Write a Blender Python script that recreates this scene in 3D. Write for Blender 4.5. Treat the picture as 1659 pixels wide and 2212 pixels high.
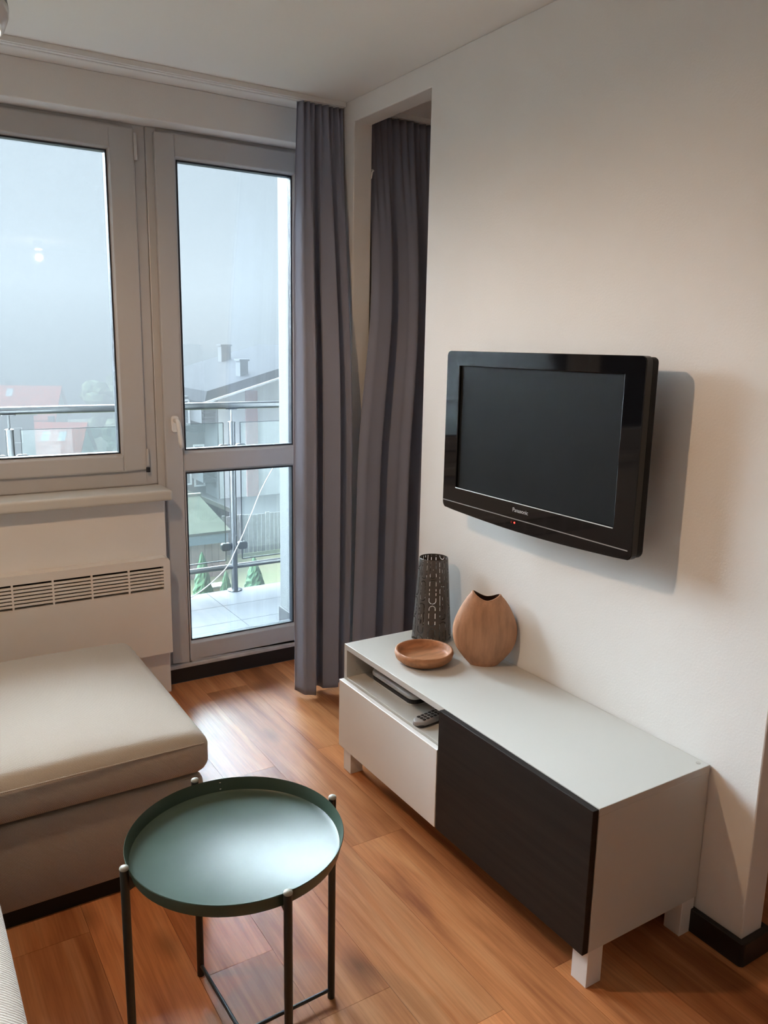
import bpy, bmesh, math, random
from mathutils import Vector, Matrix
R = math.radians
random.seed(7)
scene = bpy.context.scene
for o in list(bpy.data.objects): bpy.data.objects.remove(o)
COL = scene.collection

# ------------------------------------------------------------------ camera
CAM = Vector((-1.7193, -1.1451, 1.5106)); YAW, PITCH, ROLL, FPX = -0.561069, -0.203598, 0.018871, 1739.62
fwd = Vector((-math.sin(YAW)*math.cos(PITCH), math.cos(YAW)*math.cos(PITCH), math.sin(PITCH)))
rgt = Vector((math.cos(YAW), math.sin(YAW), 0)); upv = rgt.cross(fwd)
r2 = math.cos(ROLL)*rgt + math.sin(ROLL)*upv; u2 = -math.sin(ROLL)*rgt + math.cos(ROLL)*upv
cd = bpy.data.cameras.new('camera'); cam = bpy.data.objects.new('camera', cd); COL.objects.link(cam)
cam.matrix_world = Matrix((( r2.x, u2.x, -fwd.x, CAM.x), (r2.y, u2.y, -fwd.y, CAM.y), (r2.z, u2.z, -fwd.z, CAM.z), (0, 0, 0, 1)))
cd.sensor_fit = 'HORIZONTAL'; cd.sensor_width = 36.0; cd.lens = FPX*36.0/1659.0; cd.clip_start = 0.02; cd.clip_end = 600
scene.camera = cam

# ------------------------------------------------------------------ sky (overcast) and exposure
ZENITH = 1.05
SKYCOL = (0.80, 0.91, 1.0, 1)
w = bpy.data.worlds.new('overcast_sky'); scene.world = w; w.use_nodes = True
nt = w.node_tree; nt.nodes.clear()
n_out = nt.nodes.new('ShaderNodeOutputWorld'); n_bg = nt.nodes.new('ShaderNodeBackground')
n_tc = nt.nodes.new('ShaderNodeTexCoord'); n_sx = nt.nodes.new('ShaderNodeSeparateXYZ')
n_mr = nt.nodes.new('ShaderNodeMapRange')
n_mr.inputs['From Min'].default_value = 0.0; n_mr.inputs['From Max'].default_value = 1.0
n_mr.inputs['To Min'].default_value = ZENITH/3; n_mr.inputs['To Max'].default_value = ZENITH
nt.links.new(n_tc.outputs['Generated'], n_sx.inputs[0]); nt.links.new(n_sx.outputs['Z'], n_mr.inputs['Value'])
nt.links.new(n_mr.outputs[0], n_bg.inputs['Strength']); n_bg.inputs['Color'].default_value = SKYCOL
nt.links.new(n_bg.outputs[0], n_out.inputs['Surface'])
vs = scene.view_settings
scene.display_settings.display_device = 'sRGB'
vs.view_transform = 'Standard'; vs.look = 'None'; vs.gamma = 1.0; vs.use_curve_mapping = False
vs.exposure = 0.14
scene.cycles.max_bounces = 8; scene.cycles.diffuse_bounces = 4; scene.cycles.transparent_max_bounces = 24
scene.cycles.volume_bounces = 0

# pale sun spread wide by the fog: the soft daylight that comes in through the window
sund = bpy.data.lights.new('foggy_sun', 'SUN'); sund.energy = 148.0; sund.angle = R(120); sund.color = (0.86, 0.95, 1.0)
suno = bpy.data.objects.new('foggy_sun', sund); COL.objects.link(suno)
suno.rotation_euler = Vector((-0.74, 0.70, 0.50)).to_track_quat('Z', 'Y').to_euler()
def portal(name, x0, x1, z0, z1, y):
    l = bpy.data.lights.new(name, 'AREA'); l.shape = 'RECTANGLE'; l.size = x1-x0; l.size_y = z1-z0
    l.cycles.is_portal = True
    o = bpy.data.objects.new(name, l); COL.objects.link(o)
    o.location = ((x0+x1)/2, y, (z0+z1)/2); o.rotation_euler = (R(-90), 0, 0)
portal('window_portal', -3.1, -0.80, 1.0, 2.3, 2.30)
portal('door_portal', -0.68, -0.04, 0.12, 2.3, 2.30)

# ------------------------------------------------------------------ materials
def mat(name, col, rough=0.5, metal=0.0, var=0.0, vscale=8.0, bump=0.0, bscale=80.0, spec=0.5, ior=1.5, stretch=None, coat=0.0, rnd=0.0, col2=None):
    m = bpy.data.materials.new(name); m.use_nodes = True
    t = m.node_tree; b = t.nodes['Principled BSDF']; L = t.links.new
    b.inputs['Roughness'].default_value = rough; b.inputs['Metallic'].default_value = metal
    b.inputs['Specular IOR Level'].default_value = spec; b.inputs['IOR'].default_value = ior
    b.inputs['Coat Weight'].default_value = coat
    b.inputs['Base Color'].default_value = (*col, 1)
    tc = t.nodes.new('ShaderNodeTexCoord'); mp = t.nodes.new('ShaderNodeMapping')
    L(tc.outputs['Object'], mp.inputs['Vector'])
    if stretch: mp.inputs['Scale'].default_value = stretch
    nz = t.nodes.new('ShaderNodeTexNoise'); nz.inputs['Scale'].default_value = vscale; nz.inputs['Detail'].default_value = 6
    L(mp.outputs[0], nz.inputs['Vector'])
    mx = t.nodes.new('ShaderNodeMix'); mx.data_type = 'RGBA'
    c2 = col2 if col2 else tuple(c*(1-var) for c in col)
    mx.inputs[6].default_value = (*col, 1); mx.inputs[7].default_value = (*c2, 1)
    rp = t.nodes.new('ShaderNodeMapRange'); rp.inputs['From Min'].default_value = 0.35; rp.inputs['From Max'].default_value = 0.68
    L(nz.outputs['Fac'], rp.inputs['Value']); L(rp.outputs[0], mx.inputs[0])
    src = mx.outputs[2]
    if rnd:
        oi = t.nodes.new('ShaderNodeObjectInfo'); hs = t.nodes.new('ShaderNodeHueSaturation')
        m2 = t.nodes.new('ShaderNodeMapRange'); m2.inputs['To Min'].default_value = 1-rnd; m2.inputs['To Max'].default_value = 1+rnd
        L(oi.outputs['Random'], m2.inputs['Value']); L(m2.outputs[0], hs.inputs['Value']); L(src, hs.inputs['Color']); src = hs.outputs[0]
    if var or col2 or rnd: L(src, b.inputs['Base Color'])
    if bump:
        n2 = t.nodes.new('ShaderNodeTexNoise'); n2.inputs['Scale'].default_value = bscale; n2.inputs['Detail'].default_value = 4
        L(mp.outputs[0], n2.inputs['Vector'])
        bp = t.nodes.new('ShaderNodeBump'); bp.inputs['Strength'].default_value = bump; bp.inputs['Distance'].default_value = 0.002
        L(n2.outputs['Fac'], bp.inputs['Height']); L(bp.outputs[0], b.inputs['Normal'])
    return m

def floor_mat():
    m = bpy.data.materials.new('laminate_oak'); m.use_nodes = True
    t = m.node_tree; b = t.nodes['Principled BSDF']; L = t.links.new; N = t.nodes.new
    oi = N('ShaderNodeObjectInfo'); ge = N('ShaderNodeNewGeometry')
    ad = N('ShaderNodeVectorMath'); ad.operation = 'MULTIPLY_ADD'
    cm = N('ShaderNodeCombineXYZ'); L(oi.outputs['Random'], cm.inputs[0]); L(oi.outputs['Random'], cm.inputs[1]); L(oi.outputs['Random'], cm.inputs[2])
    ad.inputs[1].default_value = (37, 61, 17); L(cm.outputs[0], ad.inputs[0]); L(ge.outputs['Position'], ad.inputs[2])
    mp = N('ShaderNodeMapping'); mp.inputs['Scale'].default_value = (9.0, 0.9, 1); L(ad.outputs[0], mp.inputs['Vector'])
    n1 = N('ShaderNodeTexNoise'); n1.inputs['Scale'].default_value = 1.3; n1.inputs['Detail'].default_value = 7; n1.inputs['Distortion'].default_value = 0.9
    L(mp.outputs[0], n1.inputs['Vector'])
    mp2 = N('ShaderNodeMapping'); mp2.inputs['Scale'].default_value = (120, 4, 1); L(ad.outputs[0], mp2.inputs['Vector'])
    n2 = N('ShaderNodeTexNoise'); n2.inputs['Scale'].default_value = 1.5; n2.inputs['Detail'].default_value = 5; L(mp2.outputs[0], n2.inputs['Vector'])
    cr = N('ShaderNodeValToRGB'); L(n1.outputs['Fac'], cr.inputs[0])
    e = cr.color_ramp.elements; e[0].position = 0.28; e[0].color = (0.27, 0.086, 0.031, 1); e[1].position = 0.74; e[1].color = (0.63, 0.30, 0.135, 1)
    k = cr.color_ramp.elements.new(0.5); k.color = (0.50, 0.192, 0.072, 1)
    mx = N('ShaderNodeMix'); mx.data_type = 'RGBA'; mx.blend_type = 'MULTIPLY'; mx.inputs[0].default_value = 0.45
    L(cr.outputs[0], mx.inputs[6])
    c2 = N('ShaderNodeValToRGB'); L(n2.outputs['Fac'], c2.inputs[0]); c2.color_ramp.elements[0].position = 0.3; c2.color_ramp.elements[1].position = 0.6
    c2.color_ramp.elements[0].color = (0.55, 0.5, 0.48, 1); L(c2.outputs[0], mx.inputs[7])
    # knots
    mpk = N('ShaderNodeMapping'); mpk.inputs['Scale'].default_value = (5.5, 2.6, 1); L(ad.outputs[0], mpk.inputs['Vector'])
    vo = N('ShaderNodeTexVoronoi'); vo.inputs['Scale'].default_value = 0.9; L(mpk.outputs[0], vo.inputs['Vector'])
    kr = N('ShaderNodeMapRange'); kr.inputs['From Min'].default_value = 0.04; kr.inputs['From Max'].default_value = 0.20; kr.inputs['To Min'].default_value = 0.45; kr.inputs['To Max'].default_value = 1.0
    L(vo.outputs['Distance'], kr.inputs['Value'])
    mk = N('ShaderNodeMix'); mk.data_type = 'RGBA'; mk.blend_type = 'MULTIPLY'; mk.inputs[0].default_value = 0.8
    L(mx.outputs[2], mk.inputs[6]); L(kr.outputs[0], mk.inputs[7])
    hs = N('ShaderNodeHueSaturation'); mr = N('ShaderNodeMapRange'); mr.inputs['To Min'].default_value = 0.78; mr.inputs['To Max'].default_value = 1.22
    L(oi.outputs['Random'], mr.inputs['Value']); L(mr.outputs[0], hs.inputs['Value']); L(mk.outputs[2], hs.inputs['Color'])
    L(hs.outputs[0], b.inputs['Base Color'])
    b.inputs['Roughness'].default_value = 0.29; b.inputs['IOR'].default_value = 1.45; b.inputs['Specular IOR Level'].default_value = 0.30
    bp = N('ShaderNodeBump'); bp.inputs['Strength'].default_value = 0.12; bp.inputs['Distance'].default_value = 0.001
    L(n2.outputs['Fac'], bp.inputs['Height']); L(bp.outputs[0], b.inputs['Normal'])
    return m

def fabric_mat(name, col, col2, scale=420, bump=0.5):
    m = bpy.data.materials.new(name); m.use_nodes = True
    t = m.node_tree; b = t.nodes['Principled BSDF']; L = t.links.new; N = t.nodes.new
    tc = N('ShaderNodeTexCoord')
    w1 = N('ShaderNodeTexWave'); w1.wave_type = 'BANDS'; w1.bands_direction = 'DIAGONAL'; w1.inputs['Scale'].default_value = scale*0.33; w1.inputs['Distortion'].default_value = 1.5
    nz = N('ShaderNodeTexNoise'); nz.inputs['Scale'].default_value = scale; nz.inputs['Detail'].default_value = 3
    L(tc.outputs['Object'], w1.inputs['Vector']); L(tc.outputs['Object'], nz.inputs['Vector'])
    ad = N('ShaderNodeMath'); ad.operation = 'ADD'; L(w1.outputs['Fac'], ad.inputs[0]); L(nz.outputs['Fac'], ad.inputs[1])
    mr = N('ShaderNodeMapRange'); mr.inputs['From Min'].default_value = 0.5; mr.inputs['From Max'].default_value = 1.5; L(ad.outputs[0], mr.inputs['Value'])
    mx = N('ShaderNodeMix'); mx.data_type = 'RGBA'; mx.inputs[6].default_value = (*col2, 1); mx.inputs[7].default_value = (*col, 1); L(mr.outputs[0], mx.inputs[0])
    L(mx.outputs[2], b.inputs['Base Color']); b.inputs['Roughness'].default_value = 0.95; b.inputs['Specular IOR Level'].default_value = 0.15
    b.inputs['Sheen Weight'].default_value = 0.15
    bp = N('ShaderNodeBump'); bp.inputs['Strength'].default_value = bump; bp.inputs['Distance'].default_value = 0.001
    L(ad.outputs[0], bp.inputs['Height']); L(bp.outputs[0], b.inputs['Normal'])
    return m

def glass_mat(name, tint=(0.96, 0.985, 1.0), ior=1.45):
    m = bpy.data.materials.new(name); m.use_nodes = True
    t = m.node_tree; t.nodes.clear(); N = t.nodes.new; L = t.links.new
    o = N('ShaderNodeOutputMaterial'); mx = N('ShaderNodeMixShader'); fr = N('ShaderNodeFresnel'); fr.inputs['IOR'].default_value = ior
    tr = N('ShaderNodeBsdfTransparent'); tr.inputs['Color'].default_value = (*tint, 1)
    gl = N('ShaderNodeBsdfGlossy'); gl.inputs['Roughness'].default_value = 0.02
    L(fr.outputs[0], mx.inputs[0]); L(tr.outputs[0], mx.inputs[1]); L(gl.outputs[0], mx.inputs[2]); L(mx.outputs[0], o.inputs['Surface'])
    return m

def emit_mat(name, col, s):
    m = bpy.data.materials.new(name); m.use_nodes = True
    b = m.node_tree.nodes['Principled BSDF']
    b.inputs['Base Color'].default_value = (*col, 1); b.inputs['Emission Color'].default_value = (*col, 1); b.inputs['Emission Strength'].default_value = s
    return m

M = {}
M['wall'] = mat('wall_paint', (0.83, 0.82, 0.80), 0.85, var=0.03, vscale=2.5, bump=0.25, bscale=160, spec=0.25)
M['ceil'] = mat('ceiling_paint', (0.90, 0.90, 0.885), 0.9, var=0.03, vscale=1.2, bump=0.15, bscale=120, spec=0.2)
M['pvc'] = mat('white_pvc', (0.52, 0.515, 0.515), 0.35, var=0.04, vscale=3)
M['pvc_old'] = mat('worn_threshold', (0.62, 0.60, 0.58), 0.5, var=0.25, vscale=14)
M['gasket'] = mat('dark_gasket', (0.012, 0.017, 0.028), 0.5)
M['glass'] = glass_mat('window_glass')
M['bal_glass'] = glass_mat('railing_glass', (0.93, 0.97, 0.96))
M['floor'] = floor_mat()
M['subfloor'] = mat('subfloor', (0.05, 0.03, 0.02), 0.9)
M['black_base'] = mat('black_skirting', (0.016, 0.015, 0.015), 0.45, var=0.2)
M['white_lac'] = mat('white_cabinet', (0.60, 0.59, 0.555), 0.38, var=0.02, vscale=2)
M['white_gloss'] = mat('white_foil', (0.86, 0.84, 0.81), 0.22, var=0.02)
M['black_oak'] = mat('black_brown_oak', (0.016, 0.012, 0.010), 0.5, spec=0.3, var=0.5, vscale=2.2, stretch=(3, 1, 30), bump=0.2, bscale=30)
M['cap_grey'] = mat('cover_cap', (0.5, 0.49, 0.46), 0.5)
M['tv_gloss'] = mat('piano_black', (0.004, 0.004, 0.005), 0.05, spec=0.45)
M['tv_matte'] = mat('tv_black', (0.006, 0.006, 0.007), 0.5, spec=0.2)
M['tv_screen'] = mat('tv_screen', (0.010, 0.011, 0.012), 0.38, spec=0.14)
M['silver'] = mat('silver_trim', (0.55, 0.56, 0.57), 0.25, metal=0.9)
M['logo'] = mat('logo_silver', (0.6, 0.6, 0.6), 0.35, metal=0.5)
M['led'] = emit_mat('red_led', (1.0, 0.03, 0.02), 4.0)
M['led_dim'] = mat('led_window', (0.10, 0.004, 0.004), 0.2)
M['tray'] = mat('green_lacquer', (0.042, 0.072, 0.054), 0.30, spec=0.36, ior=1.45, var=0.12, vscale=10)
M['tray_frame'] = mat('dark_green_steel', (0.016, 0.019, 0.015), 0.42)
M['leg_cap'] = mat('leg_cap', (0.33, 0.345, 0.31), 0.4)
M['fabric'] = fabric_mat('beige_weave', (0.56, 0.515, 0.455), (0.40, 0.355, 0.30))
M['fabric2'] = fabric_mat('light_weave', (0.62, 0.58, 0.52), (0.42, 0.38, 0.33), scale=300)
M['sofa_base'] = mat('sofa_plinth', (0.010, 0.009, 0.008), 0.8)
M['curtain'] = fabric_mat('grey_curtain', (0.285, 0.302, 0.385), (0.235, 0.25, 0.32), scale=900, bump=0.15)
M['terra'] = mat('brown_wood_vase', (0.52, 0.265, 0.145), 0.62, var=0.28, vscale=9, stretch=(6, 6, 1), bump=0.3, bscale=60)
M['terra_in'] = mat('vase_inside', (0.10, 0.05, 0.03), 0.8)
M['bowl'] = mat('wooden_bowl', (0.50, 0.225, 0.10), 0.55, var=0.35, vscale=14, stretch=(1, 4, 4), bump=0.3, bscale=70)
M['lampmetal'] = mat('grey_perforated_metal', (0.115, 0.105, 0.098), 0.42, metal=0.45)
M['candle'] = mat('candle_plate', (0.30, 0.30, 0.30), 0.35, metal=0.6)
M['box_silver'] = mat('router_silver', (0.66, 0.66, 0.65), 0.35, metal=0.2)
M['box_dark'] = mat('router_dark', (0.02, 0.022, 0.028), 0.35)
M['rem_body'] = mat('remote_silver', (0.42, 0.41, 0.40), 0.4, metal=0.2)
M['rem_key'] = mat('remote_keys', (0.03, 0.03, 0.03), 0.5)
M['steel'] = mat('stainless', (0.13, 0.135, 0.138), 0.28, metal=1.0)
M['rubber'] = mat('rubber_clamp', (0.04, 0.045, 0.047), 0.4, metal=0.6)
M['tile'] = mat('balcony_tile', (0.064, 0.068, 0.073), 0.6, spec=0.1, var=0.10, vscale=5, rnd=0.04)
M['grout'] = mat('balcony_grout', (0.06, 0.063, 0.07), 0.8)
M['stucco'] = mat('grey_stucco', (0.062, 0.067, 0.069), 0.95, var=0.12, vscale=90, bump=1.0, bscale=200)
M['plinth'] = mat('grey_plinth', (0.025, 0.027, 0.030), 0.6, var=0.1)
M['cable'] = mat('white_cable', (0.25, 0.255, 0.25), 0.5)
M['shade'] = mat('pendant_grey', (0.24, 0.235, 0.225), 0.35, metal=0.3)
M['opal'] = mat('opal_glass', (0.75, 0.77, 0.8), 0.2)
M['bulb'] = emit_mat('warm_bulb', (1.0, 0.62, 0.33), 6.0)
M['bulb2'] = emit_mat('spot_bulb', (1.0, 0.82, 0.62), 12.0)
M['grass'] = mat('lawn', (0.060, 0.072, 0.030), 0.95, col2=(0.085, 0.080, 0.042), vscale=0.9)
M['stone'] = mat('garden_stone', (0.17, 0.15, 0.12), 0.9, var=0.3, rnd=0.2)
M['thuja'] = mat('thuja_green', (0.022, 0.07, 0.032), 0.9, col2=(0.042, 0.10, 0.038), vscale=14)
M['bark'] = mat('bark', (0.10, 0.07, 0.05), 0.9)
M['foliage'] = mat('tree_foliage', (0.06, 0.10, 0.055), 0.95, col2=(0.12, 0.15, 0.07), vscale=1.5)
M['fence'] = mat('weathered_fence', (0.26, 0.25, 0.25), 0.9, var=0.3, rnd=0.15)
M['cream'] = mat('cream_post', (0.30, 0.25, 0.18), 0.8)
M['hwhite'] = mat('white_render', (0.80, 0.80, 0.795), 0.9, var=0.04)
M['hpink'] = mat('pinkish_render', (0.50, 0.27, 0.25), 0.9, var=0.05)
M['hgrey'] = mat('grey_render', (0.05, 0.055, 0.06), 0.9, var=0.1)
M['hblue'] = mat('bluish_render', (0.06, 0.075, 0.10), 0.9, var=0.1)
M['roof_grey'] = mat('slate_roof', (0.014, 0.0155, 0.019), 0.8, spec=0.05, var=0.2, vscale=3)
M['roof_red'] = mat('red_tile_roof', (0.32, 0.07, 0.04), 0.8, spec=0.05, var=0.25, vscale=2)
M['roof_green'] = mat('felt_roof', (0.055, 0.060, 0.045), 0.95, spec=0.05, var=0.25, vscale=2)
M['fascia'] = mat('light_fascia', (0.16, 0.16, 0.13), 0.8)
M['band'] = mat('blue_fascia', (0.16, 0.21, 0.27), 0.7)
M['shedwall'] = mat('brown_boards', (0.30, 0.22, 0.20), 0.9, var=0.2, rnd=0.1)
M['skylight'] = mat('skylight_glass', (0.16, 0.19, 0.20), 0.3, spec=0.3)
M['pane_far'] = mat('far_window_pane', (0.10, 0.12, 0.14), 0.1)
M['hook'] = mat('white_plastic', (0.8, 0.8, 0.78), 0.4)

# ------------------------------------------------------------------ mesh helpers
def origin_of(o):
    v = Vector((0, 0, 0))
    while o: v += o.location; o = o.parent
    return v
class MB:
    def __init__(s): s.v = []; s.f = []
    def quad(s, pts): i = len(s.v); s.v += [tuple(p) for p in pts]; s.f.append(tuple(range(i, i+len(pts)))); return s
    def box(s, x0, x1, y0, y1, z0, z1):
        i = len(s.v)
        s.v += [(x0,y0,z0),(x1,y0,z0),(x1,y1,z0),(x0,y1,z0),(x0,y0,z1),(x1,y0,z1),(x1,y1,z1),(x0,y1,z1)]
        s.f += [(i,i+3,i+2,i+1),(i+4,i+5,i+6,i+7),(i,i+1,i+5,i+4),(i+1,i+2,i+6,i+5),(i+2,i+3,i+7,i+6),(i+3,i,i+4,i+7)]
        return s
    def prism(s, pts, ax, a, b):
        # pts: outline in the two remaining axes (order x,y,z without ax)
        n = len(pts); i = len(s.v)
        def put(p, c):
            q = list(p); q.insert(ax, c); return tuple(q)
        s.v += [put(p, a) for p in pts] + [put(p, b) for p in pts]
        s.f.append(tuple(range(i, i+n))); s.f.append(tuple(range(i+2*n-1, i+n-1, -1)))
        for k in range(n): s.f.append((i+k, i+(k+1) % n, i+n+(k+1) % n, i+n+k))
        return s
    def tube(s, path, r, n=10, caps=True):
        path = [Vector(p) for p in path]; rs = r if isinstance(r, (list, tuple)) else [r]*len(path)
        i = len(s.v); prev = None
        for k, p in enumerate(path):
            d = (path[min(k+1, len(path)-1)] - path[max(k-1, 0)]).normalized()
            if prev is None:
                a = Vector((0, 0, 1)) if abs(d.z) < 0.9 else Vector((1, 0, 0))
                u = d.cross(a).normalized()
            else: u = (prev - d*prev.dot(d)).normalized()
            prev = u; v = d.cross(u)
            for j in range(n):
                t = 2*math.pi*j/n; s.v.append(tuple(p + rs[k]*(math.cos(t)*u + math.sin(t)*v)))
        for k in range(len(path)-1):
            for j in range(n): s.f.append((i+k*n+j, i+k*n+(j+1) % n, i+(k+1)*n+(j+1) % n, i+(k+1)*n+j))
        if caps:
            s.f.append(tuple(i+j for j in range(n))[::-1]); e = i+(len(path)-1)*n; s.f.append(tuple(e+j for j in range(n)))
        return s
    def lathe(s, prof, c, n=48, sx=1, sy=1):
        i = len(s.v); m = len(prof)
        for (r, z) in prof:
            for j in range(n):
                t = 2*math.pi*j/n; s.v.append((c[0]+sx*r*math.cos(t), c[1]+sy*r*math.sin(t), c[2]+z))
        for k in range(m-1):
            for j in range(n): s.f.append((i+k*n+j, i+k*n+(j+1) % n, i+(k+1)*n+(j+1) % n, i+(k+1)*n+j))
        if prof[0][0] > 1e-6: s.f.append(tuple(i+j for j in range(n))[::-1])
        if prof[-1][0] > 1e-6: s.f.append(tuple(i+(m-1)*n+j for j in range(n)))
        return s
    def build(s, name, mt, parent=None, smooth=False, bevel=0.0, seg=2, local=False, weld=True):
        off = Vector((0, 0, 0)) if (local or parent is None) else origin_of(parent)
        me = bpy.data.meshes.new(name); me.from_pydata([tuple(Vector(v)-off) for v in s.v], [], s.f)
        bm = bmesh.new(); bm.from_mesh(me)
        if weld: bmesh.ops.remove_doubles(bm, verts=bm.verts, dist=1e-6)
        bmesh.ops.recalc_face_normals(bm, faces=bm.faces); bm.to_mesh(me); bm.free()
        if smooth:
            for p in me.polygons: p.use_smooth = True
        me.materials.append(M[mt] if isinstance(mt, str) else mt)
        o = bpy.data.objects.new(name, me); COL.objects.link(o)
        if parent: o.parent = parent
        if bevel:
            b = o.modifiers.new('edge', 'BEVEL'); b.width = bevel; b.segments = seg; b.limit_method = 'ANGLE'; b.angle_limit = R(40)
            b.harden_normals = False
        if smooth == 'angle':
            me.set_sharp_from_angle(angle=R(35))
        return o
def tag(o, label=None, cat=None, group=None, kind=None):
    if label: o['label'] = label
    if cat: o['category'] = cat
    if group: o['group'] = group
    if kind: o['kind'] = kind
    return o
def empty(name, loc, rz=0.0):
    o = bpy.data.objects.new(name, None); COL.objects.link(o); o.location = loc; o.rotation_euler = (0, 0, rz); o.empty_display_size = 0.05
    return o
def rrect(x0, x1, y0, y1, r, n=5):
    out = []
    for cx, cy, a in ((x1-r, y1-r, 0), (x0+r, y1-r, 90), (x0+r, y0+r, 180), (x1-r, y0+r, 270)):
        for k in range(n+1):
            t = R(a+90*k/n); out.append((cx+r*math.cos(t), cy+r*math.sin(t)))
    return out
def copy_tree(o, parent=None):
    c = o.copy(); COL.objects.link(c); c.parent = parent
    for ch in list(o.children): copy_tree(ch, c)
    return c
def struct(o, label, cat): return tag(o, label, cat, kind='structure')
def rbox(name, mt, x0, x1, y0, y1, z0, z1, r, parent=None, seg=4, puff=0.0):
    o = MB().box(x0, x1, y0, y1, z0, z1).build(name, mt, parent, smooth=True, bevel=r, seg=seg); return o

# ------------------------------------------------------------------ room shell
CEIL = 2.47; XL, XR, YB = -3.25, 1.70, -4.20; YF = 2.228
T = 0.085   # thickness of the TV partition
fl = struct(MB().box(XL, XR, YB, YF+0.02, -0.06, -0.0115).build('floor', 'subfloor'), 'reddish brown laminate floor of wide planks', 'floor')
PW = 0.1915; ends = {0: 0.775, 1: 1.335, 2: 0.247, 3: 0.503}
k0 = -0.4185
for row in range(-11, 16):
    x1 = k0 - row*PW; x0 = x1 - PW
    if x0 >= XR or x1 <= XL: continue
    xa, xb = max(x0, XL+.001), min(x1, XR-.001)
    if xb-xa < 0.02: continue
    e = ends.get(row, random.uniform(0, 1.28)); cuts = [e + 1.28*j for j in range(-6, 4)]
    cuts = [YB+.001] + [c for c in cuts if YB+0.05 < c < YF-0.05] + [YF-.004]
    for a, b in zip(cuts[:-1], cuts[1:]):
        MB().box(xa+.0004, xb-.0004, a+.0004, b-.0004, -0.0112, 0.0).build('plank', 'floor', fl)
struct(MB().box(XL-.1, XR+.1, YB-.1, 2.45, CEIL, CEIL+0.1).build('ceiling', 'ceil'), 'pale grey painted flat ceiling', 'ceiling')
prof = [(-0.135, 0), (1.335, 0), (1.335, 2.385), (1.87, 2.385), (1.87, 0), (2.32, 0), (2.32, CEIL), (-0.135, CEIL)]
wr = struct(MB().prism(prof, 0, 0.0, T).build('wall_right', 'wall', bevel=0.004), 'white partition wall carrying the television, with beam and stub', 'wall')
# window side: lintel, parapet, alcove wall
wf = MB(); wf.box(XL-.1, -0.0, 2.13, 2.45, 2.336, CEIL); wf.box(XL-.1, -0.7355, 2.15, 2.45, 0, 0.868); wf.box(XL-.1, -0.7355, 2.245, 2.45, 0.868, 0.915)
wfo = struct(wf.build('wall_far', 'wall', bevel=0.004), 'white wall above and below the balcony window', 'wall')
wa = MB(); wa.box(T, XR+.1, 2.16, 2.45, 0, CEIL)
struct(wa.build('wall_alcove', 'wall'), 'white wall of the niche behind the partition', 'wall')
struct(MB().box(XL-.1, XL, YB, 2.45, 0, CEIL).build('wall_left', 'wall'), 'white side wall beside the sofa', 'wall')
struct(MB().box(XR, XR+.1, YB, 2.16, 0, CEIL).build('wall_side', 'wall'), 'white end wall of the niche', 'wall')
struct(MB().box(XL-.1, XR+.1, YB-.1, YB, 0, CEIL).build('wall_back', 'wall'), 'white wall facing the window', 'wall')
# outer skin under the balcony level
# baseboards
def base_run(name, pts, label):
    # pts: outline of the skirting foot print
    return struct(MB().prism(pts, 2, 0.0, 0.068).build(name, 'black_base', bevel=0.004), label, 'baseboard')
struct(MB().prism([(-0.018, 1.35), (-0.0005, 1.335), (-0.0005, -0.1355), (T+.0005, -0.1355), (T+.0005, 1.335), (T+.018, 1.335), (T+.018, -0.146), (T+.010, -0.155), (-0.010, -0.155), (-0.018, -0.146)], 2, 0.0005, 0.068).build('baseboard_right', 'black_base', bevel=0.003), 'black skirting wrapped round the partition end with rounded corners', 'baseboard')
struct(MB().box(-0.7345, -0.0005, 2.226, 2.30, 0.0005, 0.071).build('baseboard_far', 'black_base', bevel=0.003), 'black strip on the floor under the balcony door', 'baseboard')
# recess line where skirting of the stub shows
struct(MB().box(0.0, T, 1.855, 1.8695, 0.0005, 0.068).build('baseboard_stub', 'black_base', bevel=0.003), 'black skirting on the narrow wall stub behind the curtains', 'baseboard')

# ------------------------------------------------------------------ window and balcony door
def frame_ring(x0, x1, z0, z1, wl, wr_, wb, wt, y0, y1):
    m = MB(); m.box(x0, x0+wl, y0, y1, z0, z1); m.box(x1-wr_, x1, y0, y1, z0, z1)
    m.box(x0+wl, x1-wr_, y0, y1, z0, z0+wb); m.box(x0+wl, x1-wr_, y0, y1, z1-wt, z1); return m
def bead(x0, x1, z0, z1, y0, y1, d):
    # sloped glazing bead: wide mouth at y0, narrower by d at y1
    m = MB()
    o = [(x0, y0, z0), (x1, y0, z0), (x1, y0, z1), (x0, y0, z1)]; i = [(x0+d, y1, z0+d), (x1-d, y1, z0+d), (x1-d, y1, z1-d), (x0+d, y1, z1-d)]
    ob = [(p[0], y1, p[2]) for p in o]
    for k in range(4):
        j = (k+1) % 4
        m.quad([o[k], o[j], i[j], i[k]]); m.quad([ob[k], ob[j], i[j], i[k]]); m.quad([o[k], o[j], ob[j], ob[k]])
    return m
def glazed(parent, x0, x1, z0, z1, yface):
    bead(x0, x1, z0, z1, yface+.003, yface+.020, 0.009).build('glazing_bead', 'pvc', parent)
    frame_ring(x0+.0085, x1-.0085, z0+.0085, z1-.0085, .006, .006, .006, .006, yface+.016, yface+.052).build('gasket', 'gasket', parent)
    MB().box(x0+.002, x1-.002, yface+.024, yface+.028, z0+.002, z1-.002).build('pane', 'glass', parent)
    MB().box(x0+.002, x1-.002, yface+.042, yface+.046, z0+.002, z1-.002).build('pane', 'glass', parent)
YS = 2.222   # inner face of the sashes
w1 = empty('window_1', (-1.9, 2.26, 0.915)); struct(w1, 'white plastic window with wide panes beside the balcony door', 'window')
WL = -3.15
frame_ring(WL, -0.7355, 0.916, 2.335, .055, .045, .066, .025, 2.240, 2.30).build('frame', 'pvc', w1, bevel=0.004)
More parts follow.
